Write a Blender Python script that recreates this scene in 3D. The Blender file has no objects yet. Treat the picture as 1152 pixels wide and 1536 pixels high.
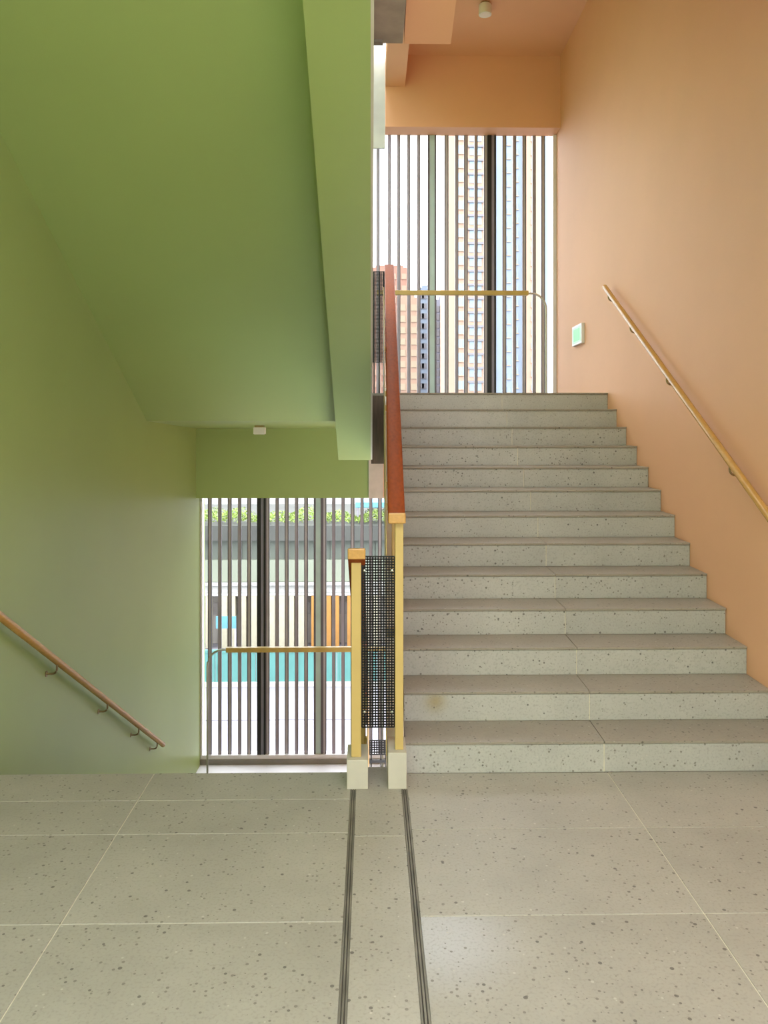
import bpy, bmesh, math, random
from mathutils import Vector, Matrix
random.seed(7)
C = bpy.context.scene
COL = C.collection
R = math.radians

# ------------------------------------------------------------------ camera, world, exposure
FPX = 1208.0
cam_data = bpy.data.cameras.new('camera')
cam = bpy.data.objects.new('camera', cam_data)
COL.objects.link(cam)
C.camera = cam
cam_data.sensor_fit = 'HORIZONTAL'
cam_data.sensor_width = 36.0
cam_data.lens = FPX / 1152.0 * 36.0
cam_data.shift_y = -128.0 / 1152.0
cam_data.clip_end = 1000
cam.location = (0, 0, 1.652)
cam.rotation_euler = (R(90), 0, -math.atan(20.0 / FPX))

world = bpy.data.worlds.new('world')
C.world = world
world.use_nodes = True
wn = world.node_tree
bg = wn.nodes['Background']
bg.inputs['Color'].default_value = (0.93, 0.97, 1.0, 1)     # one even overcast sky
bg.inputs['Strength'].default_value = 2.25
C.view_settings.view_transform = 'Standard'
C.view_settings.look = 'None'
C.view_settings.exposure = 1.67
C.view_settings.gamma = 1.0
C.view_settings.use_curve_mapping = False

# ------------------------------------------------------------------ materials
def lin(c):
    return tuple(((v / 255.0) / 12.92 if v / 255.0 <= 0.04045 else ((v / 255.0 + 0.055) / 1.055) ** 2.4) for v in c) + (1.0,)

def mat(name, rgb, rough=0.6, metal=0.0, var=0.06, scale=6.0, bump=0.0, bscale=60.0, spec=0.5, emit=0.0, stretch=None):
    m = bpy.data.materials.new(name)
    m.use_nodes = True
    nt = m.node_tree
    b = nt.nodes['Principled BSDF']
    b.inputs['Roughness'].default_value = rough
    b.inputs['Metallic'].default_value = metal
    b.inputs['Specular IOR Level'].default_value = spec
    geo = nt.nodes.new('ShaderNodeNewGeometry')
    mp = nt.nodes.new('ShaderNodeMapping')
    if stretch: mp.inputs['Scale'].default_value = stretch
    nt.links.new(geo.outputs['Position'], mp.inputs['Vector'])
    n = nt.nodes.new('ShaderNodeTexNoise')
    n.inputs['Scale'].default_value = scale
    n.inputs['Detail'].default_value = 4
    nt.links.new(mp.outputs['Vector'], n.inputs['Vector'])
    r = nt.nodes.new('ShaderNodeValToRGB')
    c = lin(rgb)
    r.color_ramp.elements[0].position = 0.3
    r.color_ramp.elements[1].position = 0.7
    r.color_ramp.elements[0].color = tuple(max(0, v * (1 - var)) for v in c[:3]) + (1,)
    r.color_ramp.elements[1].color = tuple(min(1, v * (1 + var)) for v in c[:3]) + (1,)
    nt.links.new(n.outputs['Fac'], r.inputs['Fac'])
    nt.links.new(r.outputs['Color'], b.inputs['Base Color'])
    if bump:
        n2 = nt.nodes.new('ShaderNodeTexNoise')
        n2.inputs['Scale'].default_value = bscale
        nt.links.new(mp.outputs['Vector'], n2.inputs['Vector'])
        bp = nt.nodes.new('ShaderNodeBump')
        bp.inputs['Strength'].default_value = bump
        bp.inputs['Distance'].default_value = 0.002
        nt.links.new(n2.outputs['Fac'], bp.inputs['Height'])
        nt.links.new(bp.outputs['Normal'], b.inputs['Normal'])
    if emit:
        b.inputs['Emission Color'].default_value = c
        b.inputs['Emission Strength'].default_value = emit
    return m

def terrazzo(name, rgb, rough=0.42, patch=None):
    """pale cement with sparse dark stone chips of two sizes and light chips"""
    m = bpy.data.materials.new(name)
    m.use_nodes = True
    nt = m.node_tree
    L = nt.links.new
    b = nt.nodes['Principled BSDF']
    b.inputs['Roughness'].default_value = rough
    geo = nt.nodes.new('ShaderNodeNewGeometry')
    oi = nt.nodes.new('ShaderNodeObjectInfo')
    n = nt.nodes.new('ShaderNodeTexNoise')
    n.inputs['Scale'].default_value = 2.2
    n.inputs['Detail'].default_value = 6
    n.inputs['Roughness'].default_value = 0.65
    L(geo.outputs['Position'], n.inputs['Vector'])
    r = nt.nodes.new('ShaderNodeValToRGB')
    c = lin(rgb)
    r.color_ramp.elements[0].position = 0.3
    r.color_ramp.elements[1].position = 0.7
    r.color_ramp.elements[0].color = tuple(v * 0.88 for v in c[:3]) + (1,)
    r.color_ramp.elements[1].color = tuple(min(1, v * 1.08) for v in c[:3]) + (1,)
    L(n.outputs['Fac'], r.inputs['Fac'])
    last = r.outputs['Color']
    def mix(fac, col):
        nonlocal last
        mx = nt.nodes.new('ShaderNodeMix')
        mx.data_type = 'RGBA'
        L(fac, mx.inputs['Factor'])
        L(last, mx.inputs['A'])
        mx.inputs['B'].default_value = col
        last = mx.outputs['Result']
    if patch:                              # one soft-edged patch of colour fixed in place
        pos, r0, r1, scol = patch
        vd = nt.nodes.new('ShaderNodeVectorMath')
        vd.operation = 'DISTANCE'
        L(geo.outputs['Position'], vd.inputs[0])
        vd.inputs[1].default_value = pos
        sm = nt.nodes.new('ShaderNodeMapRange')
        sm.interpolation_type = 'SMOOTHSTEP'
        sm.inputs['From Min'].default_value = r0
        sm.inputs['From Max'].default_value = r1
        sm.inputs['To Min'].default_value = 0.8
        sm.inputs['To Max'].default_value = 0.0
        L(vd.outputs['Value'], sm.inputs['Value'])
        mix(sm.outputs['Result'], lin(scol))
    # fine mottling
    f = nt.nodes.new('ShaderNodeTexNoise')
    f.inputs['Scale'].default_value = 95
    f.inputs['Detail'].default_value = 2
    L(geo.outputs['Position'], f.inputs['Vector'])
    fr = nt.nodes.new('ShaderNodeMapRange')
    fr.inputs['From Min'].default_value = 0.5
    fr.inputs['From Max'].default_value = 0.78
    fr.inputs['To Max'].default_value = 0.45
    L(f.outputs['Fac'], fr.inputs['Value'])
    mix(fr.outputs['Result'], lin((126, 122, 112)))
    # chips: scale, radius, share of cells kept, colour
    for sc, rad, keep, col in ((60, 0.22, 0.28, (112, 106, 96)), (34, 0.15, 0.26, (78, 73, 67)), (44, 0.14, 0.14, (190, 186, 174)), (15, 0.075, 0.2, (64, 60, 56))):
        v = nt.nodes.new('ShaderNodeTexVoronoi')
        v.inputs['Scale'].default_value = sc
        L(geo.outputs['Position'], v.inputs['Vector'])
        sep = nt.nodes.new('ShaderNodeSeparateColor')
        L(v.outputs['Color'], sep.inputs['Color'])
        lt = nt.nodes.new('ShaderNodeMath')
        lt.operation = 'LESS_THAN'
        lt.inputs[1].default_value = keep
        L(sep.outputs['Red'], lt.inputs[0])
        wob = nt.nodes.new('ShaderNodeMath')
        wob.operation = 'MULTIPLY_ADD'
        L(sep.outputs['Green'], wob.inputs[0])
        wob.inputs[1].default_value = rad * 1.2
        wob.inputs[2].default_value = rad * 0.35
        d = nt.nodes.new('ShaderNodeMath')
        d.operation = 'LESS_THAN'
        L(v.outputs['Distance'], d.inputs[0])
        L(wob.outputs[0], d.inputs[1])
        a = nt.nodes.new('ShaderNodeMath')
        a.operation = 'MULTIPLY'
        L(lt.outputs[0], a.inputs[0])
        L(d.outputs[0], a.inputs[1])
        s = nt.nodes.new('ShaderNodeMath')
        s.operation = 'MULTIPLY'
        s.inputs[1].default_value = 0.75
        L(a.outputs[0], s.inputs[0])
        mix(s.outputs[0], lin(col))
    # each slab a touch different
    hv = nt.nodes.new('ShaderNodeHueSaturation')
    mr = nt.nodes.new('ShaderNodeMapRange')
    mr.inputs['To Min'].default_value = 0.95
    mr.inputs['To Max'].default_value = 1.05
    L(oi.outputs['Random'], mr.inputs['Value'])
    L(mr.outputs['Result'], hv.inputs['Value'])
    L(last, hv.inputs['Color'])
    L(hv.outputs['Color'], b.inputs['Base Color'])
    return m

M = {}
M['green'] = mat('green_paint', (154, 172, 104), 0.4, var=0.03, scale=1.2, bump=0.15, bscale=180)
M['orange'] = mat('orange_paint', (230, 176, 137), 0.66, var=0.03, scale=1.2, bump=0.15, bscale=180)
M['white'] = mat('white_paint', (232, 232, 226), 0.6, var=0.02)
M['terrazzo'] = terrazzo('terrazzo_floor', (166, 161, 149))
M['terrazzo_riser'] = terrazzo('terrazzo_riser', (180, 179, 172), patch=((0.33, 4.10, 0.25), 0.0, 0.085, (158, 142, 100)))  # lighter copy for the light on the risers; yellowish stain on one
M['terrazzo_worn'] = terrazzo('terrazzo_worn', (166, 161, 149), patch=((0.20, 2.62, 0.0), 0.05, 0.36, (190, 190, 194)))  # floor terrazzo with a pale soft-edged patch
M['terrazzo_tread'] = terrazzo('terrazzo_tread', (158, 150, 137))  # darker, browner copy: tread shade and orange bounce put in the colour
M['floor_dull'] = terrazzo('dull_terrazzo', (126, 122, 112))  # landing floors darkened so less light bounces onto the beams
M['grout'] = mat('pale_grout', (212, 206, 184), 0.8, var=0.12, scale=30)
M['concrete'] = mat('grey_concrete', (166, 156, 144), 0.8, var=0.15, scale=9, bump=0.3)
M['raw'] = mat('rough_concrete', (150, 140, 128), 0.9, var=0.3, scale=22, bump=0.5)
M['cream_block'] = mat('cream_stone', (198, 192, 178), 0.6, var=0.04, scale=14)
M['yellow'] = mat('yellow_metal_paint', (200, 172, 106), 0.42, var=0.05, scale=5)
M['wood'] = mat('varnished_wood', (142, 66, 26), 0.45, spec=0.15, var=0.15, scale=5, stretch=(14, 1.2, 14))  # rail wood reddened: orange reflection and shade put into the colour
M['wood_pale'] = mat('pale_varnished_wood', (196, 148, 80), 0.24, var=0.08, scale=5, stretch=(16, 1.2, 16))
M['gold'] = mat('gold_wood_bar', (186, 158, 88), 0.4, var=0.1, scale=8)
M['steel'] = mat('brushed_steel', (190, 190, 182), 0.3, metal=1.0, var=0.05)
M['bracket'] = mat('bronze_bracket', (150, 128, 92), 0.35, metal=0.9, var=0.05)
M['black'] = mat('black_metal', (30, 30, 32), 0.5, var=0.1)
M['slat'] = mat('grey_slat_metal', (160, 154, 170), 0.45, var=0.05)
M['slat_pale'] = mat('pale_grey_slat_metal', (196, 190, 198), 0.45, var=0.05)
M['slat_dark'] = mat('charcoal_slat_metal', (104, 99, 110), 0.5, var=0.06)
M['post_green'] = mat('grey_green_steel_post', (186, 208, 208), 0.45, var=0.06)
M['frame_white'] = mat('white_frame_metal', (232, 230, 236), 0.4, var=0.02)
M['sill'] = mat('grey_sill_metal', (132, 126, 118), 0.5, var=0.08)
M['flash'] = mat('pale_metal_flashing', (206, 190, 178), 0.5, var=0.08, scale=10, bump=0.4, bscale=14)
M['bronze'] = mat('dark_bronze_sheet', (84, 66, 54), 0.45, var=0.3, scale=6, stretch=(8, 8, 1))
M['pale_panel'] = mat('pale_grey_sheet', (196, 200, 194), 0.45, var=0.1, scale=4)
M['track'] = mat('worn_track_metal', (120, 116, 106), 0.5, metal=0.2, var=0.35, scale=7, stretch=(4, 1, 1))
M['track_dark'] = mat('black_track_insert', (70, 65, 60), 0.7, var=0.5, scale=9)
M['lamp'] = mat('white_lamp_body', (226, 224, 216), 0.5, var=0.02)
M['lamp_face'] = mat('frosted_lamp_face', (236, 226, 220), 0.4, var=0.02)
M['sign'] = mat('lit_green_sign', (50, 214, 90), 0.4, var=0.0, emit=0.22)
M['sign_rim'] = mat('pale_sign_rim', (150, 226, 180), 0.4, var=0.0, emit=0.08)

# ------------------------------------------------------------------ mesh helpers
class MB:
    def __init__(self):
        self.v, self.f, self.m = [], [], []
    def add(self, vs, fs, mi=0):
        o = len(self.v)
        self.v += [tuple(p) for p in vs]
        self.f += [tuple(i + o for i in q) for q in fs]
        self.m += [mi] * len(fs)
    def box(self, x0, x1, y0, y1, z0, z1, mi=0):
        self.add([(x0, y0, z0), (x1, y0, z0), (x1, y1, z0), (x0, y1, z0), (x0, y0, z1), (x1, y0, z1), (x1, y1, z1), (x0, y1, z1)],
                 [(0, 3, 2, 1), (4, 5, 6, 7), (0, 1, 5, 4), (1, 2, 6, 5), (2, 3, 7, 6), (3, 0, 4, 7)], mi)
    def yz_prism(self, pts, x0, x1, mi=0, shear=0.0, y_ref=0.0):
        """closed outline of (y, z), counter-clockwise seen from -x ... both ways are fixed by recalc"""
        n = len(pts)
        vs = [(x0 + shear * (y - y_ref), y, z) for y, z in pts] + [(x1 + shear * (y - y_ref), y, z) for y, z in pts]
        fs = [tuple(range(n)), tuple(range(2 * n - 1, n - 1, -1))]
        fs += [(i, (i + 1) % n, n + (i + 1) % n, n + i) for i in range(n)]
        self.add(vs, fs, mi)
    def tube(self, path, rad, n=10, mi=0, cap=True):
        path = [Vector(p) for p in path]
        rings = []
        for i, p in enumerate(path):
            t = (path[min(i + 1, len(path) - 1)] - path[max(i - 1, 0)]).normalized()
            up = Vector((0, 0, 1)) if abs(t.z) < 0.95 else Vector((1, 0, 0))
            a = t.cross(up).normalized()
            b = a.cross(t).normalized()
            rings.append([p + a * (rad * math.cos(2 * math.pi * k / n)) + b * (rad * math.sin(2 * math.pi * k / n)) for k in range(n)])
        vs = [q for ring in rings for q in ring]
        fs = []
        for i in range(len(path) - 1):
            for k in range(n):
                fs.append((i * n + k, i * n + (k + 1) % n, (i + 1) * n + (k + 1) % n, (i + 1) * n + k))
        if cap:
            fs.append(tuple(range(n)))
            fs.append(tuple(range((len(path) - 1) * n, len(path) * n)))
        self.add(vs, fs, mi)
    def disc_stack(self, c, prof, n=20, mi=0, axis='z'):
        """lathe: prof = list of (r, h) round an axis through c"""
        vs, fs = [], []
        for r, h in prof:
            for k in range(n):
                a = 2 * math.pi * k / n
                u, w = r * math.cos(a), r * math.sin(a)
                vs.append((c[0] + u, c[1] + w, c[2] + h) if axis == 'z' else ((c[0] + u, c[1] + h, c[2] + w) if axis == 'y' else (c[0] + h, c[1] + u, c[2] + w)))
        for i in range(len(prof) - 1):
            for k in range(n):
                fs.append((i * n + k, i * n + (k + 1) % n, (i + 1) * n + (k + 1) % n, (i + 1) * n + k))
        fs.append(tuple(range(n)))
        fs.append(tuple(range((len(prof) - 1) * n, len(prof) * n)))
        self.add(vs, fs, mi)
    def mesh(self, name, mats, bevel=0.0, smooth=False, seg=2):
        me = bpy.data.meshes.new(name)
        me.from_pydata(self.v, [], self.f)
        for mm in (mats if isinstance(mats, (list, tuple)) else [mats]):
            me.materials.append(mm)
        me.polygons.foreach_set('material_index', self.m)
        bm = bmesh.new()
        bm.from_mesh(me)
        bmesh.ops.recalc_face_normals(bm, faces=bm.faces)
        if bevel:
            ed = [e for e in bm.edges if len(e.link_faces) == 2 and e.calc_face_angle(0) > 0.6]
            bmesh.ops.bevel(bm, geom=ed, offset=bevel, segments=seg, profile=0.5, affect='EDGES', clamp_overlap=True)
        if smooth:
            for f in bm.faces: f.smooth = True
            for e in bm.edges:
                if len(e.link_faces) == 2 and e.calc_face_angle(0) > 0.7: e.smooth = False
        bm.to_mesh(me)
        bm.free()
        return me
    def build(self, name, mats, parent=None, bevel=0.0, smooth=False, loc=None, seg=2):
        return link(name, self.mesh(name, mats, bevel, smooth, seg), parent, loc)

def link(name, me, parent=None, loc=None):
    o = bpy.data.objects.new(name, me)
    COL.objects.link(o)
    if loc: o.location = loc
    if parent:
        o.parent = parent
        # parts are modelled in world coordinates unless loc is given relative to the parent
        if loc is None: o.matrix_parent_inverse = Matrix.Translation(-Vector(parent.location))
    return o

def one_box(x0, x1, y0, y1, z0, z1):
    b = MB(); b.box(x0, x1, y0, y1, z0, z1); return b

def tag(o, label=None, cat=None, group=None, kind=None):
    if label: o['label'] = label
    if cat: o['category'] = cat
    if group: o['group'] = group
    if kind: o['kind'] = kind
    return o

def thing(name, label, cat, loc=(0, 0, 0), group=None):
    o = bpy.data.objects.new(name, None)
    COL.objects.link(o)
    o.location = loc
    return tag(o, label, cat, group)

def struct(name, mb, m, label=None, bevel=0.0):
    o = mb.build(name, m, None, bevel)
    return tag(o, label, None, None, 'structure')

def copy_tree(o, parent=None):
    c = o.copy()
    COL.objects.link(c)
    if parent: c.parent = parent
    for ch in list(o.children): copy_tree(ch, c)
    return c

# ------------------------------------------------------------------ main dimensions (metres)
RISE, RUN = 0.15, 0.27                 # flight going up on the right
RISE2 = 0.1557                         # flight going down on the left
Y0 = 3.829                             # first riser of the right flight
Y0L = 3.853                            # edge of the floor above the left flight
ZUP = 13 * RISE                        # upper landing 1.95
ZLOW = -14 * RISE2                     # lower landing -2.18
YTOP = Y0 + 12 * RUN                   # 7.069
YLOWL = Y0L + 13 * RUN                 # 7.363
XL = -1.93
YW = 9.20                              # facade plane
YB = 8.937                             # front of the facade beams
SH = 0.0125                            # the right wall opens outwards a little
def XR(y): return 2.052 + SH * (y - Y0)
YBACK = -2.6                           # end of the floor behind the camera, left open above for light
YEND = 0.5                            # walls and ceiling cut short here to let in sky light

# ------------------------------------------------------------------ setting
w = MB(); w.yz_prism([(YEND, -2.6), (9.4, -2.6), (9.4, 6.4), (YEND, 6.4)], XL - 0.2, XL)
struct('wall_left', w, M['green'], 'green painted stairwell wall')
w = MB(); w.yz_prism([(YEND, -2.6), (9.4, -2.6), (9.4, 6.4), (YEND, 6.4)], XR(0), XR(0) + 0.2, 0, SH, 0)
struct('wall_right', w, M['orange'], 'orange painted stairwell wall')

# floor of the landing the camera stands on: base with the slabs as parts
f = MB()
f.box(XL, XR(Y0), YBACK, Y0, -0.22, -0.0025)
f.box(XL, -0.06, Y0, Y0L, -0.22, -0.0025)
f.box(-0.06, 0.16, Y0, 3.913, -0.22, -0.0025)
floor = struct('floor', f, M['grout'], 'terrazzo slab landing floor')
G = 0.0019
def slab(x0, x1, y0, y1, m):
    s = one_box(x0 + G, x1 - G, y0 + G, y1 - G, -0.02, 0.0)
    return s.build('floor_slab', m, floor, bevel=0.0012, seg=1)
rowsL = [Y0L + 0.003, 3.576, 3.28, 2.69] + [2.10 - 0.59 * k for k in range(8)]
rowsR = [Y0 + 0.0062, 3.30, 2.715] + [2.125 - 0.59 * k for k in range(9)]
rowsC = [3.913, 3.25, 2.05, 0.85, -0.35, -1.55, YBACK]
TL0, TL1, TR0, TR1 = -0.092, -0.066, 0.140, 0.168
for rows, cols in ((rowsL, [(XL, -1.03), (-1.03, TL0 + G)]), (rowsR, [(TR1 - G, 1.132), (1.132, XR(0) - 0.002)]), (rowsC, [(TL1 - G, TR0 + G)])):
    for a, b in zip(rows[:-1], rows[1:]):
        for c0, c1 in cols:
            worn = abs(a - 2.715) < 1e-6 and c0 < 0.3  # the one slab that carries the pale patch
            slab(c0, c1, max(b, YBACK), a, M['terrazzo_worn' if worn else 'terrazzo'])

# metal tracks let into the floor
for x0, x1, y1, lab in ((TL0, TL1, Y0 - 0.16, 'thin worn metal track in the floor running to the left newel post'),
                        (TR0, TR1, Y0 - 0.16, 'thin worn metal track in the floor running to the right newel post')):
    t = thing('floor_track', lab, 'track', ((x0 + x1) / 2, 0, 0), 'metal floor tracks')
    one_box(x0, x1, YBACK, y1, -0.02, -0.002).build('channel', M['track_dark'], t)
    wd = (x1 - x0)
    for k in range(3):
        c = x0 + wd * (0.14 + 0.36 * k)
        one_box(c - wd * 0.115, c + wd * 0.115, YBACK, y1, -0.003, 0.0006).build('ridge', M['track'], t, bevel=0.0005, seg=1)

# ceilings and the concrete above
c = MB()
c.box(XL, XR(Y0), YEND, Y0, 3.78, 4.0)
struct('ceiling', c, M['white'], 'white ceiling over the landing')
b = one_box(-0.2, 5.0, YBACK - 0.2, YBACK, -0.22, 4.5)
struct('wall_back', b, M['white'])  # unseen wall, added to screen the sky and throw light on the risers
b = one_box(-5.0, -0.2, YBACK - 0.2, YBACK, -0.22, 4.5)
struct('wall_back_left', b, M['green'])  # unseen green half, added to dim the light reaching the left side
c = MB()                                # green soffit of the flight above the left side
c.yz_prism([(6.98, 1.70), (3.3, 3.687), (3.3, 3.95), (3.95, 3.95), (7.0, 2.0)], XL, -0.01)
struct('ceiling_slope_left', c, M['green'], 'sloping green underside of a flight of stairs')
c = MB()                                # landing slab over the lower window
c.yz_prism([(6.98, 1.70), (YB, 1.632), (YB, 1.93), (6.98, 1.93)], XL, -0.012)
struct('ceiling_landing_left', c, M['green'], 'flat green underside of the upper landing')
c = MB()                                # orange soffit of the flight above the right side
c.yz_prism([(3.85, 3.80), (7.41, 5.78), (YB + 0.27, 5.78), (YB + 0.27, 6.0), (7.41, 6.0), (3.85, 4.02)], 0.19, 2.10, 0, SH, Y0)
struct('ceiling_slope_right', c, M['orange'], 'orange underside of the flight and landing above')
c = one_box(XL, -0.02, 6.9, YB + 0.27, 5.78, 6.0)
struct('ceiling_upper_left', c, M['white'])
# beams
b = one_box(XL, -0.022, YB, YB + 0.24, 0.861, 1.94)
struct('trim_1', b, M['green'], 'deep green beam over the lower window')
b = one_box(0.164, XR(YB), YB, YB + 0.2635, 4.981, 5.79)
struct('trim_2', b, M['orange'], 'deep orange beam over the upper window')
b = one_box(XL, 0.0, YB, YB + 0.2635, 4.981, 5.79)
struct('trim_3', b, M['green'])
b = one_box(0.14, XR(YB), YB, YB + 0.24, 0.861, 1.94)
struct('trim_4', b, M['orange'])
b = MB(); b.yz_prism([(6.98, 1.363), (3.2, 3.47), (3.2, 3.95), (6.98, 1.93)], -0.279, 0.0)
struct('trim_5', b, M['green'], 'inclined green string beam beside the stairwell gap')
b = MB(); b.yz_prism([(6.98, 1.366), (3.2, 3.473), (3.2, 3.85), (6.98, 1.75)], 0.0, 0.014)  # thin strip added as the beam's pale side face
struct('trim_14', b, M['cream_block'], 'pale fascia along the green string beam')
b = MB(); b.yz_prism([(3.895, 3.505), (3.25, 3.72), (3.25, 3.95), (3.895, 3.95)], 0.162, 0.388)
struct('trim_6', b, M['orange'], 'short orange string beam end at the next floor')
b = one_box(0.0, 0.155, 3.3, 3.913, 3.515, 3.95)
struct('trim_7', b, M['concrete'], 'grey concrete slab edge over the stairwell gap')
b = one_box(0.163, 0.380, 7.55, YB, 5.425, 5.79)
struct('trim_8', b, M['orange'], 'orange downstand beam running to the window')
b = one_box(0.0, 0.06, 3.87, 3.905, 3.500, 3.516)
struct('trim_9', b, M['sill'])
# upper landing slab (walkable) and its edge in the gap
f = MB()
f.yz_prism([(YTOP + 0.02, ZUP - 0.22), (9.38, ZUP - 0.22), (9.38, ZUP - 0.002), (YTOP + 0.02, ZUP - 0.002)], 0.165, 2.052, 0, SH, Y0)
f.box(XL, -0.012, 7.0, 9.38, 1.935, 1.948)
f.box(-0.012, 0.205, 7.12, 9.38, 1.75, 1.948)
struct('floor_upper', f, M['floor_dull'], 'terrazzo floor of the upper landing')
b = one_box(0.004, 0.140, 7.09, 7.115, 1.325, 1.925)
struct('trim_10', b, M['bronze'], 'dark bronze sheet closing the slab edge in the stairwell gap')
f = MB()
f.yz_prism([(YLOWL, ZLOW - 0.2), (9.38, ZLOW - 0.2), (9.38, ZLOW), (YLOWL, ZLOW)], XL, 2.09)
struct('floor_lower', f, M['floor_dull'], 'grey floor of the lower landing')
b = one_box(XL, 2.09, 8.90, YW - 0.062, ZLOW, ZLOW + 0.006)  # brightness of the floor under the window put into a white strip
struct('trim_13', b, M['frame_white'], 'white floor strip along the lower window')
# flashing in the gap at the facade
def crumpled(x0, x1, y, z0, z1, amp, name, m, label):
    n, k = 5, 10
    mb = MB()
    rnd = random.Random(3)
    vs = []
    for j in range(k + 1):
        for i in range(n + 1):
            d = rnd.uniform(-amp, amp)
            vs.append((x0 + (x1 - x0) * i / n, y + d, z0 + (z1 - z0) * j / k))
    fs = [(j * (n + 1) + i, j * (n + 1) + i + 1, (j + 1) * (n + 1) + i + 1, (j + 1) * (n + 1) + i) for j in range(k) for i in range(n)]
    mb.add(vs, fs)
    off = len(vs)
    mb.add([(a, y + 0.04, z) for a, _, z in vs], [tuple(reversed(q)) for q in fs])
    ring = [i for i in range(n + 1)] + [j * (n + 1) + n for j in range(1, k + 1)] + [k * (n + 1) + i for i in range(n - 1, -1, -1)] + [j * (n + 1) for j in range(k - 1, 0, -1)]
    for a, b2 in zip(ring, ring[1:] + ring[:1]):
        mb.f.append((a, b2, off + b2, off + a)); mb.m.append(0)
    o = mb.build(name, m, None, smooth=True)
    return tag(o, label, None, None, 'structure')
crumpled(-0.021, 0.139, YB - 0.03, 0.862, 1.33, 0.006, 'trim_11', M['flash'], 'crumpled pale metal flashing between the green and orange beams')
crumpled(0.001, 0.162, YB + 0.10, 4.78, 6.0, 0.004, 'trim_12', M['pale_panel'], 'pale grey metal sheet in the stairwell gap at the top')

# ------------------------------------------------------------------ slatted facade screens
def PX(px, Y=YW): return (px - 556.0) * Y / FPX
def slat_mesh(kind, h):
    mb = MB()
    if kind == 'n':          # narrow box fin
        mb.box(-0.018, 0.012, -0.014, 0.014, 0, h, 0)
        mb.box(0.012, 0.020, -0.014, 0.014, 0, h, 1)
        return mb.mesh('slat', [M['slat'], M['slat_dark']])
    if kind == 'p':          # channel: two dark flanges and a pale web
        mb.box(-0.023, -0.013, -0.012, 0.012, 0, h, 1)
        mb.box(0.011, 0.021, -0.012, 0.012, 0, h, 1)
        mb.box(-0.013, 0.011, -0.005, 0.005, 0, h, 0)
        return mb.mesh('slat', [M['slat_pale'], M['slat_dark']])
    if kind == 'g':          # grey-green steel post between two flanges
        mb.box(-0.054, -0.032, -0.02, 0.02, 0, h, 1)
        mb.box(-0.032, 0.026, -0.012, 0.02, 0, h, 0)
        mb.box(0.026, 0.046, -0.02, 0.02, 0, h, 1)
        return mb.mesh('post', [M['post_green'], M['slat_dark']])
    if kind == 'b':          # broad black post
        mb.box(-0.05, -0.006, -0.03, 0.03, 0, h, 1)
        mb.box(-0.006, 0.026, -0.012, 0.03, 0, h, 0)
        mb.box(0.026, 0.046, -0.03, 0.03, 0, h, 1)
        return mb.mesh('post', [M['slat'], M['black']])
def screen(name, label, z0, z1, items, xa, xb):
    h = z1 - z0
    win = thing(name, label, None, ((xa + xb) / 2, YW, z0))
    win['kind'] = 'structure'
    cache = {}
    for px, k in items:
        if k not in cache: cache[k] = slat_mesh(k, h)
        o = bpy.data.objects.new('slat' if k in 'np' else 'steel_post', cache[k])
        COL.objects.link(o)
        o.parent = win
        o.location = (PX(px) - (xa + xb) / 2, random.uniform(-0.004, 0.004), 0)
    return win
upper_items = [(567, 'n'), (584, 'n'), (598, 'n'), (613, 'n'), (628, 'n'), (648.5, 'g'), (670, 'p'), (685, 'n'), (699, 'p'), (714, 'n'), (729, 'p'),
               (738, 'b'), (757, 'p'), (772, 'n'), (787, 'p'), (801.5, 'n'), (815.5, 'p')]
upper_items += [(552 - 14.6 * k, 'np'[k % 2]) for k in range(17)]
lower_items = [(316, 'p'), (330.5, 'n'), (345.5, 'p'), (360, 'n'), (374.5, 'p'), (393, 'b'), (402, 'p'), (416, 'n'), (430.5, 'p'), (445, 'n'), (459.5, 'p'),
               (478, 'g'), (487, 'p'), (500.5, 'n'), (514.5, 'n'), (529, 'p'), (543, 'n'), (556, 'n'), (570, 'p')]
lower_items += [(586 + 14.4 * k, 'np'[k % 2]) for k in range(17)]
XRW = XR(YW)
win1 = screen('window_1', 'slatted metal screen above the upper landing, open to the towers outside', ZUP - 0.02, 4.985, upper_items, XL, XRW)
one_box(PX(829), XRW, YW - 0.05, YW + 0.05, ZUP, 4.99).build('frame', M['frame_white'], win1)
one_box(XL, XL + 0.05, YW - 0.05, YW + 0.05, ZUP, 4.99).build('frame', M['frame_white'], win1)
win2 = screen('window_2', 'slatted metal screen above the lower landing, open to the courtyard', -2.075, 0.90, lower_items, XL, XRW)
one_box(PX(303), PX(305.5), YW - 0.05, YW + 0.05, -2.10, 0.90).build('frame', M['frame_white'], win2)
sl = one_box(XL, XRW, YW - 0.04, YW + 0.08, -2.12, -2.075)
sl.build('sill_tile', M['frame_white'], win2)
one_box(XL, XRW, YW - 0.06, YW + 0.10, ZLOW, -2.12).build('kerb', M['sill'], win2)

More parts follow.
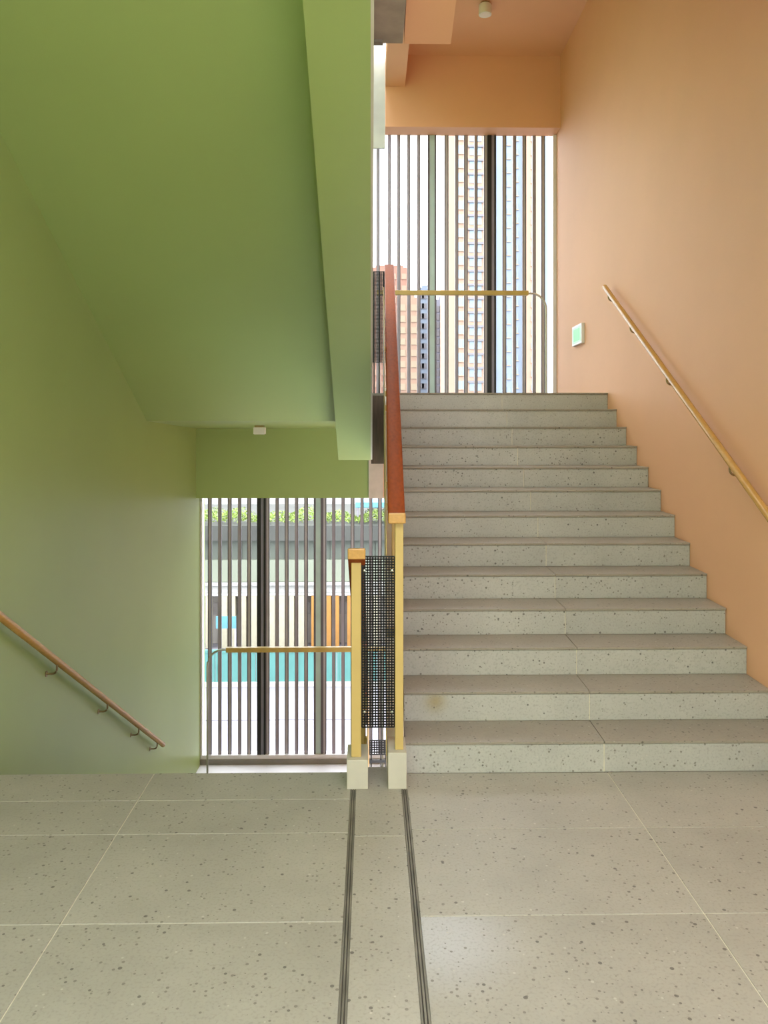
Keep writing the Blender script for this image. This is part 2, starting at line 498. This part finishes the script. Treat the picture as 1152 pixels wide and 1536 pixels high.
# ------------------------------------------------------------------ staircases
def sx(x, y): return x + SH * (y - Y0)
st = thing('staircase', 'wide grey speckled terrazzo staircase climbing beside the orange wall', 'staircase', (1.1, Y0, 0))
body = MB()
pts = [(Y0 + 0.03, -0.2)]
for k in range(13):
    pts += [(Y0 + 0.03 + RUN * k, RISE * k - 0.014 if k else -0.2), (Y0 + 0.03 + RUN * k, RISE * (k + 1) - 0.014)]
pts = pts[1:]
pts += [(YTOP + 0.05, ZUP - 0.035), (YTOP + 0.05, ZUP - 0.45), (Y0 + 0.35, -0.2)]
body.yz_prism(pts, 0.165, 2.050, 0, SH, Y0)
body.build('stair_core', M['concrete'], st)
XJ = 1.116
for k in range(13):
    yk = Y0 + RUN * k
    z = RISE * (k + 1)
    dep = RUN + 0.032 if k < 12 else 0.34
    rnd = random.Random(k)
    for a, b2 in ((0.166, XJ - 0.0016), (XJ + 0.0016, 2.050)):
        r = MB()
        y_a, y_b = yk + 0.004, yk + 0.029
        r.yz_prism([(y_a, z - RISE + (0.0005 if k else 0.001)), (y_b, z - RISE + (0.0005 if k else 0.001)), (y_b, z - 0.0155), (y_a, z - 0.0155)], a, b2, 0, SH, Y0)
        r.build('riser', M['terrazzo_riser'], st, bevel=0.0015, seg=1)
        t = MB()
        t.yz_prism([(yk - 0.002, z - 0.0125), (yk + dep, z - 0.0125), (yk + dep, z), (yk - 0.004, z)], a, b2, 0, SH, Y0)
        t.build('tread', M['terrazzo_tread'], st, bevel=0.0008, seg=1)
    g = MB()                                        # dark shadow joint under the nosing, pale pointing in the vertical joint
    g.yz_prism([(yk + 0.010, z - 0.0360), (yk + 0.03, z - 0.0360), (yk + 0.03, z - 0.0120), (yk + 0.010, z - 0.0120)], 0.166, 2.049, 0, SH, Y0)
    g.build('bedding_joint', M['raw'], st)
    g = MB()
    g.yz_prism([(yk + 0.0046, z - RISE + 0.002), (yk + 0.02, z - RISE + 0.002), (yk + 0.02, z - 0.0155), (yk + 0.0046, z - 0.0155)], XJ - 0.002, XJ + 0.002, 0, SH, Y0)
    g.build('pointing', M['grout'], st)

st2 = thing('staircase', 'staircase dropping away beside the green wall to the lower landing', 'staircase', (-1.0, Y0L, 0))
pts = [(Y0L + 0.002, -0.42), (Y0L + 0.002, -RISE2 - 0.03)]
for k in range(13):
    pts += [(Y0L + RUN * (k + 1), -RISE2 * (k + 1) - 0.03)]
    if k < 12: pts += [(Y0L + RUN * (k + 1), -RISE2 * (k + 2) - 0.03)]
pts += [(YLOWL, -RISE2 * 13 - 0.25), (YLOWL - 0.01, ZLOW)]
b = MB(); b.yz_prism(pts, XL + 0.003, -0.095)
b.build('stair_core', M['concrete'], st2)
for k in range(13):
    y_a = Y0L + RUN * k
    z = -RISE2 * (k + 1)
    for a, b2 in ((XL + 0.003, -1.032), (-1.028, -0.095)):
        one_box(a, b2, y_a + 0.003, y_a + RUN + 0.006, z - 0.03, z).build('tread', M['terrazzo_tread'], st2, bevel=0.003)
        if k < 12:
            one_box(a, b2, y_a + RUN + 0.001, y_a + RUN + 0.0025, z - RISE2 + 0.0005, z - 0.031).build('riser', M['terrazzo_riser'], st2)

# ------------------------------------------------------------------ balustrades
def mesh_panel(w_, h_, pitch=0.0125, bar=0.0062, th=0.003, rim=0.012):
    """upright perforated sheet in the local x-z plane: square holes between real bars, solid rim"""
    mb = MB()
    nx, nz = max(1, round(w_ / pitch)), max(1, round(h_ / pitch))
    for i in range(nx + 1):
        x = w_ * i / nx
        mb.box(x - bar / 2, x + bar / 2, -th / 2, th / 2, 0, h_)
    for j in range(nz + 1):
        z = h_ * j / nz
        mb.box(0, w_, -th / 2, th / 2, z - bar / 2, z + bar / 2)
    return mb
# right balustrade, rising
br = thing('balustrade', 'rising balustrade with brown wooden rail and yellow posts on the right stairs', 'balustrade', (0.12, 3.7, 0))
s_up = RISE / RUN
one_box(0.079, 0.164, 3.668, 3.86, 0.0, 0.166).build('base_block', M['cream_block'], br, bevel=0.003)
def curb(y): return 0.166 + s_up * (y - 3.80)
c = MB(); c.yz_prism([(3.861, 0.0), (3.861, curb(3.861)), (7.09, curb(7.09)), (7.09, curb(7.09) - 0.62), (4.95, curb(4.95) - 0.62), (3.92, -0.2)], 0.0757, 0.160, 0, SH, Y0)
c.build('string', M['cream_block'], br, bevel=0.003)
rz0, rz1 = 1.213, 1.259                                 # rail bottom and top at its foot
def rail_z(y): return s_up * (y - 3.66)
c = MB()
c.yz_prism([(3.66, rz0), (6.86, rz0 + rail_z(6.86)), (6.86, rz1 + rail_z(6.86)), (3.66, rz1)], 0.080, 0.159, 0, SH, Y0)
c.build('handrail', M['wood'], br, bevel=0.008, smooth=True, seg=3)
one_box(0.0795, 0.1595, 3.654, 3.675, rz0 - 0.002, rz1 + 0.001).build('end_cap', M['wood_pale'], br, bevel=0.006)  # paler copy of the rail wood for its lit end
pys = [3.70, 4.80, 5.88, 6.80]
for i, y in enumerate(pys):
    z0 = 0.166 if i == 0 else curb(y) - 0.002
    dx = SH * (y - Y0)
    p = MB(); p.yz_prism([(y, z0), (y + 0.06, z0 if i == 0 else curb(y + 0.06) - 0.002), (y + 0.06, rz0 + rail_z(y + 0.06) + 0.004), (y, rz0 + rail_z(y) + 0.004)], 0.114 + dx, 0.152 + dx)
    p.build('post', M['yellow'], br, bevel=0.0025)
for y0, y1 in zip(pys[:-1], pys[1:]):
    b = MB(); b.yz_prism([(y0 + 0.06, curb(y0 + 0.06) - 0.03), (y1 + 0.02, curb(y1 + 0.02) - 0.03), (y1 + 0.02, curb(y1 + 0.02) + 0.99), (y0 + 0.06, curb(y0 + 0.06) + 0.99)], 0.072, 0.0755, 0, SH, Y0)
    sh_ = b.build('infill_sheet', M['yellow'], br)
    for yy in (y0 + 0.10, y1 - 0.10):
        b = MB(); b.yz_prism([(yy - 0.02, curb(yy) + 0.5), (yy + 0.02, curb(yy) + 0.5), (yy + 0.02, curb(yy) + 0.54), (yy - 0.02, curb(yy) + 0.54)], 0.0755, 0.116, 0, SH, Y0)
        cl_ = b.build('clip', M['yellow'], sh_)

# left balustrade, falling
bl = thing('balustrade', 'falling balustrade with yellow newel post and wooden rail on the left stairs', 'balustrade', (-0.066, 3.7, 0))
s_dn = -RISE2 / RUN
one_box(-0.109, -0.012, 3.668, 3.853, 0.0, 0.134).build('base_block', M['cream_block'], bl, bevel=0.003)
def curb2(y): return 0.134 + s_dn * (y - 3.853)
c = MB(); c.yz_prism([(3.854, 0.0), (3.854, 0.134), (7.36, curb2(7.36)), (7.36, ZLOW), (7.2, ZLOW), (3.92, -0.32)], -0.092, -0.018)
c.build('string', M['cream_block'], bl, bevel=0.003)
def rail2(y): return s_dn * (y - 3.66)
c = MB()
c.yz_prism([(3.66, 1.050), (7.3, 1.050 + rail2(7.3)), (7.3, 1.098 + rail2(7.3)), (3.66, 1.098)], -0.104, -0.024)
c.build('handrail', M['wood'], bl, bevel=0.008, smooth=True, seg=3)
one_box(-0.1045, -0.0235, 3.654, 3.675, 1.049, 1.099).build('end_cap', M['wood_pale'], bl, bevel=0.006)  # lit rail end, again in the paler wood
pys2 = [3.70, 4.90, 6.08, 7.22]
for i, y in enumerate(pys2):
    z0 = 0.134 if i == 0 else curb2(y) - 0.002
    p = MB(); p.yz_prism([(y, z0), (y + 0.06, z0 if i == 0 else curb2(y + 0.06) - 0.002), (y + 0.06, 1.054 + rail2(y + 0.06)), (y, 1.054 + rail2(y))], -0.089, -0.044)
    p.build('post', M['yellow'], bl, bevel=0.0025)
for y0, y1 in zip(pys2[:-1], pys2[1:]):
    b = MB(); b.yz_prism([(y0 + 0.06, curb2(y0 + 0.06) + 0.01), (y1 + 0.02, curb2(y1 + 0.02) + 0.01), (y1 + 0.02, curb2(y1 + 0.02) + 0.85), (y0 + 0.06, curb2(y0 + 0.06) + 0.85)], -0.0175, -0.014)
    sh_ = b.build('infill_sheet', M['yellow'], bl)
    for yy in (y0 + 0.10, y1 - 0.10):
        cl_ = one_box(-0.046, -0.0175, yy - 0.02, yy + 0.02, curb2(yy) + 0.4, curb2(yy) + 0.44).build('clip', M['yellow'], sh_)

# perforated guards closing the gap
def guard(label, x0, x1, y, z0, z1, posts=None, bolts=True, grid=(0.0125, 0.0064)):
    g = thing('gap_guard', label, 'guard panel', ((x0 + x1) / 2, y, z0))
    mesh_panel(x1 - x0, z1 - z0, *grid).build('perforated_sheet', M['black'], g, loc=(-(x1 - x0) / 2, 0, 0))
    if bolts:
        me = None
        for dx in (0.011, x1 - x0 - 0.011):
            for dz in (0.07, z1 - z0 - 0.065):
                if me is None:
                    mb = MB(); mb.disc_stack((0, 0, 0), [(0.006, 0), (0.0055, -0.003), (0.002, -0.0045)], 10, 0, 'y')
                    me = mb.mesh('bolt', M['steel'], smooth=True)
                link('bolt', me, g, loc=(dx - (x1 - x0) / 2, -0.0015, dz))
    if posts:
        for px in posts:
            one_box(px - 0.006, px + 0.006, -0.006, 0.006, posts_z0 - z0, z1 - z0 + 0.0).build('stay', M['black'], g, loc=(-(x0 + x1) / 2, 0.009, 0))
    return g
guard('black perforated metal sheet bolted between the two yellow newel posts', -0.0400, 0.1100, 3.727, 0.262, 1.051)
posts_z0 = 1.948
guard('black perforated metal sheet in the gap at the upper landing', 0.008, 0.135, 7.16, 2.225, 3.03, posts=(0.03, 0.075, 0.115), bolts=False)
posts_z0 = ZLOW
gl = guard('small black perforated sheet low in the gap at the lower landing', -0.012, 0.150, 7.50, -1.40, -1.27, posts=(0.005, 0.095, 0.14), bolts=False, grid=(0.022, 0.0125))
one_box(-0.08, 0.08, -0.01, 0.01, -0.075, -0.05).build('bottom_bar', M['black'], gl, loc=(0, 0, 0))

# ------------------------------------------------------------------ rails in front of the windows
def arc_pipe(sgn, x_end, x_bar, z_top, z_floor, y):
    r_ = 0.17
    pts = [(x_bar, y, z_top)]
    for i in range(9):
        a = math.pi / 2 * i / 8
        pts.append((x_end - sgn * r_ + sgn * r_ * math.sin(a), y, z_top - r_ + r_ * math.cos(a)))
    pts.append((x_end, y, z_floor))
    return pts
YG = 8.80
def gx(px): return (px - 556.0) * YG / FPX
g1 = thing('guard_rail', 'gold guard rail with thin curved end pipe before the upper window', 'guard rail', (0.9, YG, ZUP))
one_box(gx(565), gx(793), YG - 0.03, YG + 0.03, 3.090, 3.140).build('rail_bar', M['gold'], g1, bevel=0.006)
for xe, xb, sg in ((gx(820), gx(792), 1), (gx(565) - 0.02, gx(565), 0)):
    mb = MB()
    if sg: mb.tube(arc_pipe(1, xe, xb, 3.113, ZUP - 0.002, YG), 0.011)
    else: mb.tube([(gx(569), YG, 3.095), (gx(569), YG, ZUP - 0.002)], 0.011)
    mb.build('end_pipe', M['steel'], g1, smooth=True)
g2 = thing('guard_rail', 'gold guard rail with thin curved end pipe before the lower window', 'guard rail', (-0.8, YG, ZLOW))
one_box(gx(340), gx(578), YG - 0.03, YG + 0.03, -0.803, -0.751).build('rail_bar', M['gold'], g2, bevel=0.006)
mb = MB(); mb.tube(arc_pipe(-1, gx(312), gx(341), -0.778, ZLOW, YG), 0.011)
mb.build('end_pipe', M['steel'], g2, smooth=True)
mb = MB(); mb.tube([(gx(574), YG, -0.80), (gx(574), YG, ZLOW)], 0.011)
mb.build('end_pipe', M['steel'], g2, smooth=True)

# ------------------------------------------------------------------ wall handrails
def wall_rail(label, p0, p1, rad, wall_dx, ts, m, drop):
    p0, p1 = Vector(p0), Vector(p1)
    t = thing('wall_handrail', label, 'handrail', tuple(p0))
    d = (p1 - p0).normalized()
    path = [p0 - d * 0.0, p0 + d * 0.004] + [p0.lerp(p1, k / 8) for k in range(1, 8)] + [p1 - d * 0.004, p1]
    mb = MB(); mb.tube(path, rad, 20)
    mb.build('rail', m, t, smooth=True, bevel=0.003)
    for s in ts:
        q = p0.lerp(p1, s)
        wx = wall_dx(q)
        sg = 1 if wx > q.x else -1
        pth = [q + Vector((0, 0, -rad * 0.9)), q + Vector((0, 0, -rad - drop * 0.55))]
        for i in range(1, 6):
            a = math.pi / 2 * i / 5
            pth.append(Vector((q.x + sg * 0.03 * (1 - math.cos(a)), q.y, q.z - rad - drop * 0.55 - 0.03 * math.sin(a))))
        pth.append(Vector((wx, q.y, pth[-1].z)))
        mb = MB(); mb.tube(pth, 0.0065, 8)
        b_ = mb.build('bracket', M['bracket'], t, smooth=True)
        mb = MB(); mb.disc_stack((wx - sg * 0.004, q.y, pth[-1].z), [(0.018, -sg * 0.001), (0.018, sg * 0.003)], 14, 0, 'x')
        fo = mb.build('wall_plate', M['bracket'], b_, smooth=True)
    return t
def xrail(y): return XR(y) - 0.062
wall_rail('round wooden handrail climbing the orange wall on brackets', (xrail(1.5), 1.5, -0.20), (xrail(6.95), 6.95, 2.865), 0.021,
          lambda q: XR(q.y), (0.30, 0.541, 0.722, 0.868, 0.979), M['wood_pale'], 0.045)
wall_rail('round wooden handrail descending the green wall on brackets', (-1.865, 1.6, 2.185), (-1.865, 7.27, -1.207), 0.021,
          lambda q: XL, (0.30, 0.568, 0.73, 0.866, 0.965), M['wood_pale'], 0.045)

# ------------------------------------------------------------------ small fittings
def ceiling_lamp(label, x, y, z, r_, h_, square=False):
    t = thing('ceiling_lamp', label, 'lamp', (x, y, z))
    mb = MB()
    if square: mb.box(x - r_, x + r_, y - r_, y + r_, z - h_, z - 0.018)
    else: mb.disc_stack((x, y, z), [(r_ * 0.96, -0.018), (r_, -0.024), (r_, -h_)], 28)
    mb.build('lamp_body', M['lamp'], t, smooth=not square, bevel=0.003 if square else 0)
    mb = MB()
    if square: mb.box(x - r_ * 0.8, x + r_ * 0.8, y - r_ * 0.8, y + r_ * 0.8, z - 0.018, z)
    else: mb.disc_stack((x, y, z), [(r_ * 0.75, 0), (r_ * 0.75, -0.018)], 20)
    mb.build('mounting_plate', M['bracket'], t)
    mb = MB()
    if square: mb.box(x - r_ * 0.85, x + r_ * 0.85, y - r_ * 0.85, y + r_ * 0.85, z - h_ - 0.003, z - h_)
    else: mb.disc_stack((x, y, z - h_), [(r_ * 0.86, 0), (r_ * 0.8, -0.004)], 24)
    mb.build('diffuser', M['lamp_face'], t)
    return t
ceiling_lamp('small white lamp under the green landing ceiling', -1.10, 8.0, 1.664, 0.055, 0.085, True)
ceiling_lamp('small round white lamp on the orange ceiling', 1.115, 7.83, 5.78, 0.062, 0.115)

t = thing('exit_sign', 'small lit green exit sign in a white frame low on the orange wall', 'sign', (XR(8.07), 8.07, 2.58))
def wall_box(y0, y1, z0, z1, d0, d1):
    mb = MB(); mb.yz_prism([(y0, z0), (y1, z0), (y1, z1), (y0, z1)], XR(0) - d1, XR(0) - d0, 0, SH, 0); return mb
wall_box(7.88, 8.27, 2.475, 2.675, 0.0, 0.032).build('frame', M['frame_white'], t, bevel=0.004)
wall_box(7.915, 8.235, 2.495, 2.655, 0.030, 0.0335).build('panel', M['sign_rim'], t)
wall_box(7.96, 8.19, 2.515, 2.635, 0.032, 0.035).build('lit_face', M['sign'], t, bevel=0.001)

# ------------------------------------------------------------------ outside
O = {}
OUTDOOR_DIM = 0.52                              # outdoor colours darkened to hold back the bright exposure outside
_mat = mat
def mat(name, rgb, *a, **k): return _mat(name, tuple(255 * ((((v / 255) ** 2.2) * OUTDOOR_DIM) ** (1 / 2.2)) for v in rgb), *a, **k)
O['pave'] = mat('pale_paving', (170, 167, 178), 0.8, var=0.08, scale=0.8)
O['white'] = mat('white_render', (214, 214, 210), 0.8, var=0.04, scale=0.5)
O['grey'] = mat('grey_roof_edge', (84, 86, 80), 0.7, var=0.2, scale=0.7)
O['green_grey'] = mat('grey_green_panel', (104, 112, 100), 0.6, var=0.15, scale=0.8)
O['pale_green'] = mat('pale_green_band', (158, 166, 146), 0.7, var=0.1, scale=0.5)
O['cream'] = mat('cream_column', (206, 198, 172), 0.7, var=0.08)
O['orange'] = mat('ochre_column', (196, 138, 62), 0.7, var=0.08)
O['back'] = mat('recess_wall', (204, 196, 188), 0.8, var=0.2, scale=1.0)
O['teal'] = mat('teal_fence', (92, 158, 152), 0.6, var=0.1, scale=1.5)
O['cyan'] = mat('cyan_board', (110, 178, 196), 0.6, var=0.05)
O['leaf'] = mat('lime_leaf', (160, 188, 84), 0.7, var=0.35, scale=4)
O['peach'] = mat('peach_render', (198, 164, 140), 0.8, var=0.05, scale=0.3)
O['brick'] = mat('terracotta_render', (182, 136, 116), 0.8, var=0.06, scale=0.3)  # terracotta paled, with distance haze put into the colour
O['blue'] = mat('pale_blue_cladding', (150, 166, 186), 0.6, var=0.06, scale=0.3)
O['lav'] = mat('lavender_cladding', (150, 150, 166), 0.7, var=0.06, scale=0.3)
O['pane'] = mat('sky_blue_pane', (150, 174, 190), 0.2, var=0.05)
O['pane_dark'] = mat('shaded_pane', (138, 136, 142), 0.3, var=0.1)  # plain grey pane colour
O['recess_pane'] = mat('pale_shaded_pane', (182, 174, 170), 0.4, var=0.1)  # pale grey for the low building's panes
O['ledge'] = mat('window_ledge', (196, 178, 150), 0.7, var=0.05)
GZ = -6.06
g = one_box(-150, 250, 9.6, 420, GZ - 0.5, GZ - 0.02)
gr = struct('ground', g, O['pave'], 'pale paved ground outside')
g = one_box(-150, 150, -160, YBACK - 0.6, GZ - 0.5, GZ - 0.02)
struct('ground_behind', g, O['pave'])
ys = [10.5, 13.2, 15.9, 18.5, 21.2, 23.9]
for a, b2 in zip(ys[:-1], ys[1:]):
    for i in range(-3, 3):
        one_box(i * 5.0 + 0.03, i * 5.0 + 4.97, a + 0.03, b2 - 0.03, GZ - 0.02, GZ + random.uniform(0.0, 0.015)).build('paving_slab', O['pave'], gr)

# teal fence in front of the low building
fe = thing('court_fence', 'low teal panelled fence across the courtyard', 'fence', (-3, 24, GZ))
one_box(-13, 9, 23.9, 24.1, GZ, GZ + 0.14).build('plinth', O['white'], fe)
pm = MB()
pm.box(0.02, 1.18, -0.03, 0.03, 0, 0.86)
pm.box(0.0, 1.2, -0.05, 0.05, 0.86, 0.94)
pm.box(0.0, 0.06, -0.05, 0.05, 0.0, 0.9)
pmesh = pm.mesh('panel', O['teal'])
for i in range(18): link('panel', pmesh, fe, loc=(-10 + 1.2 * i, 0, 0.14))

# low building with columns, bands and a planted roof
lb = thing('low_building', 'low courtyard building with cream and ochre columns and dark window band', 'building', (-3, 28, GZ))
one_box(-14, 9, 28.75, 36, GZ, -2.34).build('wall', O['back'], lb)
one_box(-14, 9, 28.3, 36, -4.2, -3.86).build('floor_band', O['white'], lb, bevel=0.02)
one_box(-14, 9, 28.1, 28.3, -3.88, -3.80).build('ledge', O['white'], lb)
one_box(-14, 9, 28.1, 28.3, -4.24, -4.16).build('ledge', O['white'], lb)
one_box(-14, 9, 28.35, 28.75, -3.80, -3.03).build('parapet_band', O['pale_green'], lb)
one_box(-14, 9, 28.15, 36, -2.33, -1.80).build('roof_edge', O['grey'], lb)
wm = MB()
wm.box(0.03, 1.57, 0, 0.1, 0, 0.70); wm.box(-0.02, 0.05, -0.06, 0.1, 0, 0.70)
wmesh = wm.mesh('window', O['green_grey'])
for i in range(14): link('window', wmesh, lb, loc=(-11 + 1.6 * i + 3, 0.5, -3.03 - GZ))
for px, wd, m in ((314, .16, 'cream'), (337, .2, 'cream'), (351, .12, 'cream'), (366, .16, 'cream'), (381, .2, 'cream'), (396, .2, 'cream'), (409, .16, 'cream'), (424, .2, 'cream'), (438, .14, 'cream'),
                  (452, .2, 'cream'), (471.5, .16, 'orange'), (493, .15, 'orange'), (505, .15, 'orange'), (526, .2, 'orange'), (548, .2, 'cream'), (566, .2, 'cream')):
    x = (px - 556) * 28.2 / FPX
    one_box(x - wd * 0.6, x + wd * 0.6, 28.1, 28.45, GZ, -4.22).build('column', O[m], lb, bevel=0.01, seg=1)
bmesh_pts = MB(); bmesh_pts.box(0, 0.75, 0, 0.06, 0, 0.42)
wm2 = bmesh_pts.mesh('window', O['recess_pane'])
for i in range(15): link('window', wm2, lb, loc=(-4.2 + 0.82 * i + 0.2, 0.70, -5.02 - GZ))
o = one_box((325 - 556) * 27 / FPX, (355 - 556) * 27 / FPX, 26.95, 27.0, -5.08, -4.68)
sgn = thing('cyan_board', 'small cyan board standing before the low building columns', 'board', (-4.8, 27, GZ))
o.build('board', O['cyan'], sgn)
for x in (-5.1, -4.55): one_box(x, x + 0.05, 27.0, 27.05, GZ, -4.75).build('leg', M['slat'], sgn)
# roof hedge: real leaf quads, nobody could count them
hd = MB()
rnd = random.Random(11)
for i in range(7000):
    x = rnd.uniform(-9, 1.2)
    yy = rnd.uniform(28.4, 29.8)
    top = -1.42 + 0.12 * math.sin(x * 2.1) + 0.1 * math.sin(x * 5.3 + 1)
    z = rnd.uniform(-1.72, top)
    s = rnd.uniform(0.03, 0.07)
    a = Vector((rnd.uniform(-1, 1), rnd.uniform(-1, 1), rnd.uniform(-1, 1))).normalized() * s
    b_ = Vector((rnd.uniform(-1, 1), rnd.uniform(-1, 1), rnd.uniform(-1, 1))).normalized() * s
    p = Vector((x, yy, z))
    hd.add([p - a, p - b_ * 0.5, p + a, p + b_ * 0.5], [(0, 1, 2, 3)])
h = hd.build('roof_hedge', O['leaf'])
tag(h, 'bright lime green planting along the roof of the low building', 'hedge', None, 'stuff')
rc = thing('roof_awning', 'cyan awning on the roof at the end of the green planting', 'awning', (0.1, 29, -1.8))
one_box(-0.55, 1.0, 28.9, 30.2, -1.26, -1.06).build('canopy', O['cyan'], rc, bevel=0.02)
for x in (-0.5, 0.9): one_box(x, x + 0.06, 29.4, 29.46, -1.8, -1.26).build('leg', M['slat'], rc)
wb = thing('white_building', 'plain white building beyond the planted roof', 'building', (-5, 46, GZ))
one_box(-26, 18, 46, 56, GZ, 2.6).build('wall', O['white'], wb)
one_box(-26.2, 18.2, 45.8, 56.2, 2.6, 2.9).build('roof_edge', O['white'], wb)
wbm = MB(); wbm.box(0, 1.6, -0.06, 0.06, 0, 1.2)
wbmesh = wbm.mesh('window', O['pane'])
for i in range(12): link('window', wbmesh, wb, loc=(-20 + 3.4 * i, 0, 7.0))

# towers
def tower_x(px, D): return (px - 556.0) * D / FPX
D = 174.0
tw = thing('apartment_tower', 'tall peach apartment tower with columns of pale blue windows', 'building', (28, D, GZ))
tx = lambda p: tower_x(p, D)
ZT = 92
one_box(tx(670), tx(728), D, D + 16, GZ, ZT).build('wall', O['peach'], tw)
one_box(tx(744), tx(788), D + 1.2, D + 16, GZ, ZT).build('side_wing', O['blue'], tw)
one_box(tx(728), tx(744), D + 0.6, D + 16, GZ, ZT).build('recess', O['lav'], tw)
one_box(tx(788), tx(803), D, D + 16, GZ, ZT).build('wall', O['peach'], tw)
one_box(tx(803), tx(813), D + 0.4, D + 16, GZ, ZT).build('wall', O['ledge'], tw)
one_box(tx(813), tx(824), D + 0.8, D + 16, GZ, ZT).build('wall', O['blue'], tw)
def win_mesh(w_, h_, shadow_slab):
    mb = MB()
    mb.box(0, w_, -0.15, 0.05, 0, h_, 0)
    mb.box(w_ * 0.47, w_ * 0.53, -0.25, 0, 0, h_, 1)
    if shadow_slab: mb.box(-0.35, w_ + 0.35, -0.55, 0, h_, h_ + 0.45, 2)  # dark slab paints the shadow over the window
    else: mb.box(-0.1, w_ + 0.1, -0.3, 0, -0.2, 0, 1)
    return mb.mesh('window', [O['pane'], O['ledge'], O['pane_dark']])
wA, wB, wC = win_mesh(1.55, 1.75, False), win_mesh(2.6, 1.7, True), win_mesh(0.7, 1.2, False)
ST = 20.8 * D / FPX
for i in range(28):
    z = 0.9 + ST * i
    link('window', wA, tw, loc=(tx(687.5) - 28, 0, z))
    link('window', wB, tw, loc=(tx(704.5) - 28, 0, z - 0.4))
    link('window', wC, tw, loc=(tx(774.5) - 28, 1.2, z + 0.3))
    link('window', wC, tw, loc=(tx(762.5) - 28, 1.2, z - 0.7))
    link('window', wC, tw, loc=(tx(797.5) - 28, 0, z - 0.2))
def tower(label, px0, px1, ytop, D, m, pitch_px, cols, wmat, ww=1.4):
    x0, x1 = tower_x(px0, D), tower_x(px1, D)
    zt = 1.652 + (640 - ytop) * D / FPX
    t = thing('distant_tower', label, 'building', ((x0 + x1) / 2, D, GZ))
    one_box(x0, x1, D, D + 14, GZ, zt).build('wall', m, t)
    one_box(x0 + 1, x1 - 1, D + 3, D + 9, zt, zt + 1.2).build('roof_box', m, t)
    mb = MB(); mb.box(-ww / 2, ww / 2, -0.15, 0.05, 0, 1.4); mb.box(-ww / 2 - 0.1, ww / 2 + 0.1, -0.25, 0, -0.2, 0)
    me = mb.mesh('window', wmat)
    step = pitch_px * D / FPX
    n = int((zt - GZ - 4) / step)
    for cx in cols:
        for i in range(n): link('window', me, t, loc=(tower_x(cx, D) - (x0 + x1) / 2, 0, zt - GZ - 3.2 - i * step))
tower('distant terracotta tower left of the guard rail', 558, 611, 401, 230.0, O['brick'], 18, (566, 576, 590.5, 606), O['peach'])
tower('distant peach block below the gold guard rail', 598, 629, 446, 205.0, O['peach'], 17, (604, 621), O['ledge'])
tower('distant pale blue tower left of the grey-green steel post', 629, 654, 431, 240.0, O['blue'], 15, (632.5, 636.5, 650), O['pane_dark'])
tower('narrow distant lavender tower right of the grey-green steel post', 655, 669, 449, 215.0, O['lav'], 12, (659, 663.5), O['pane_dark'])
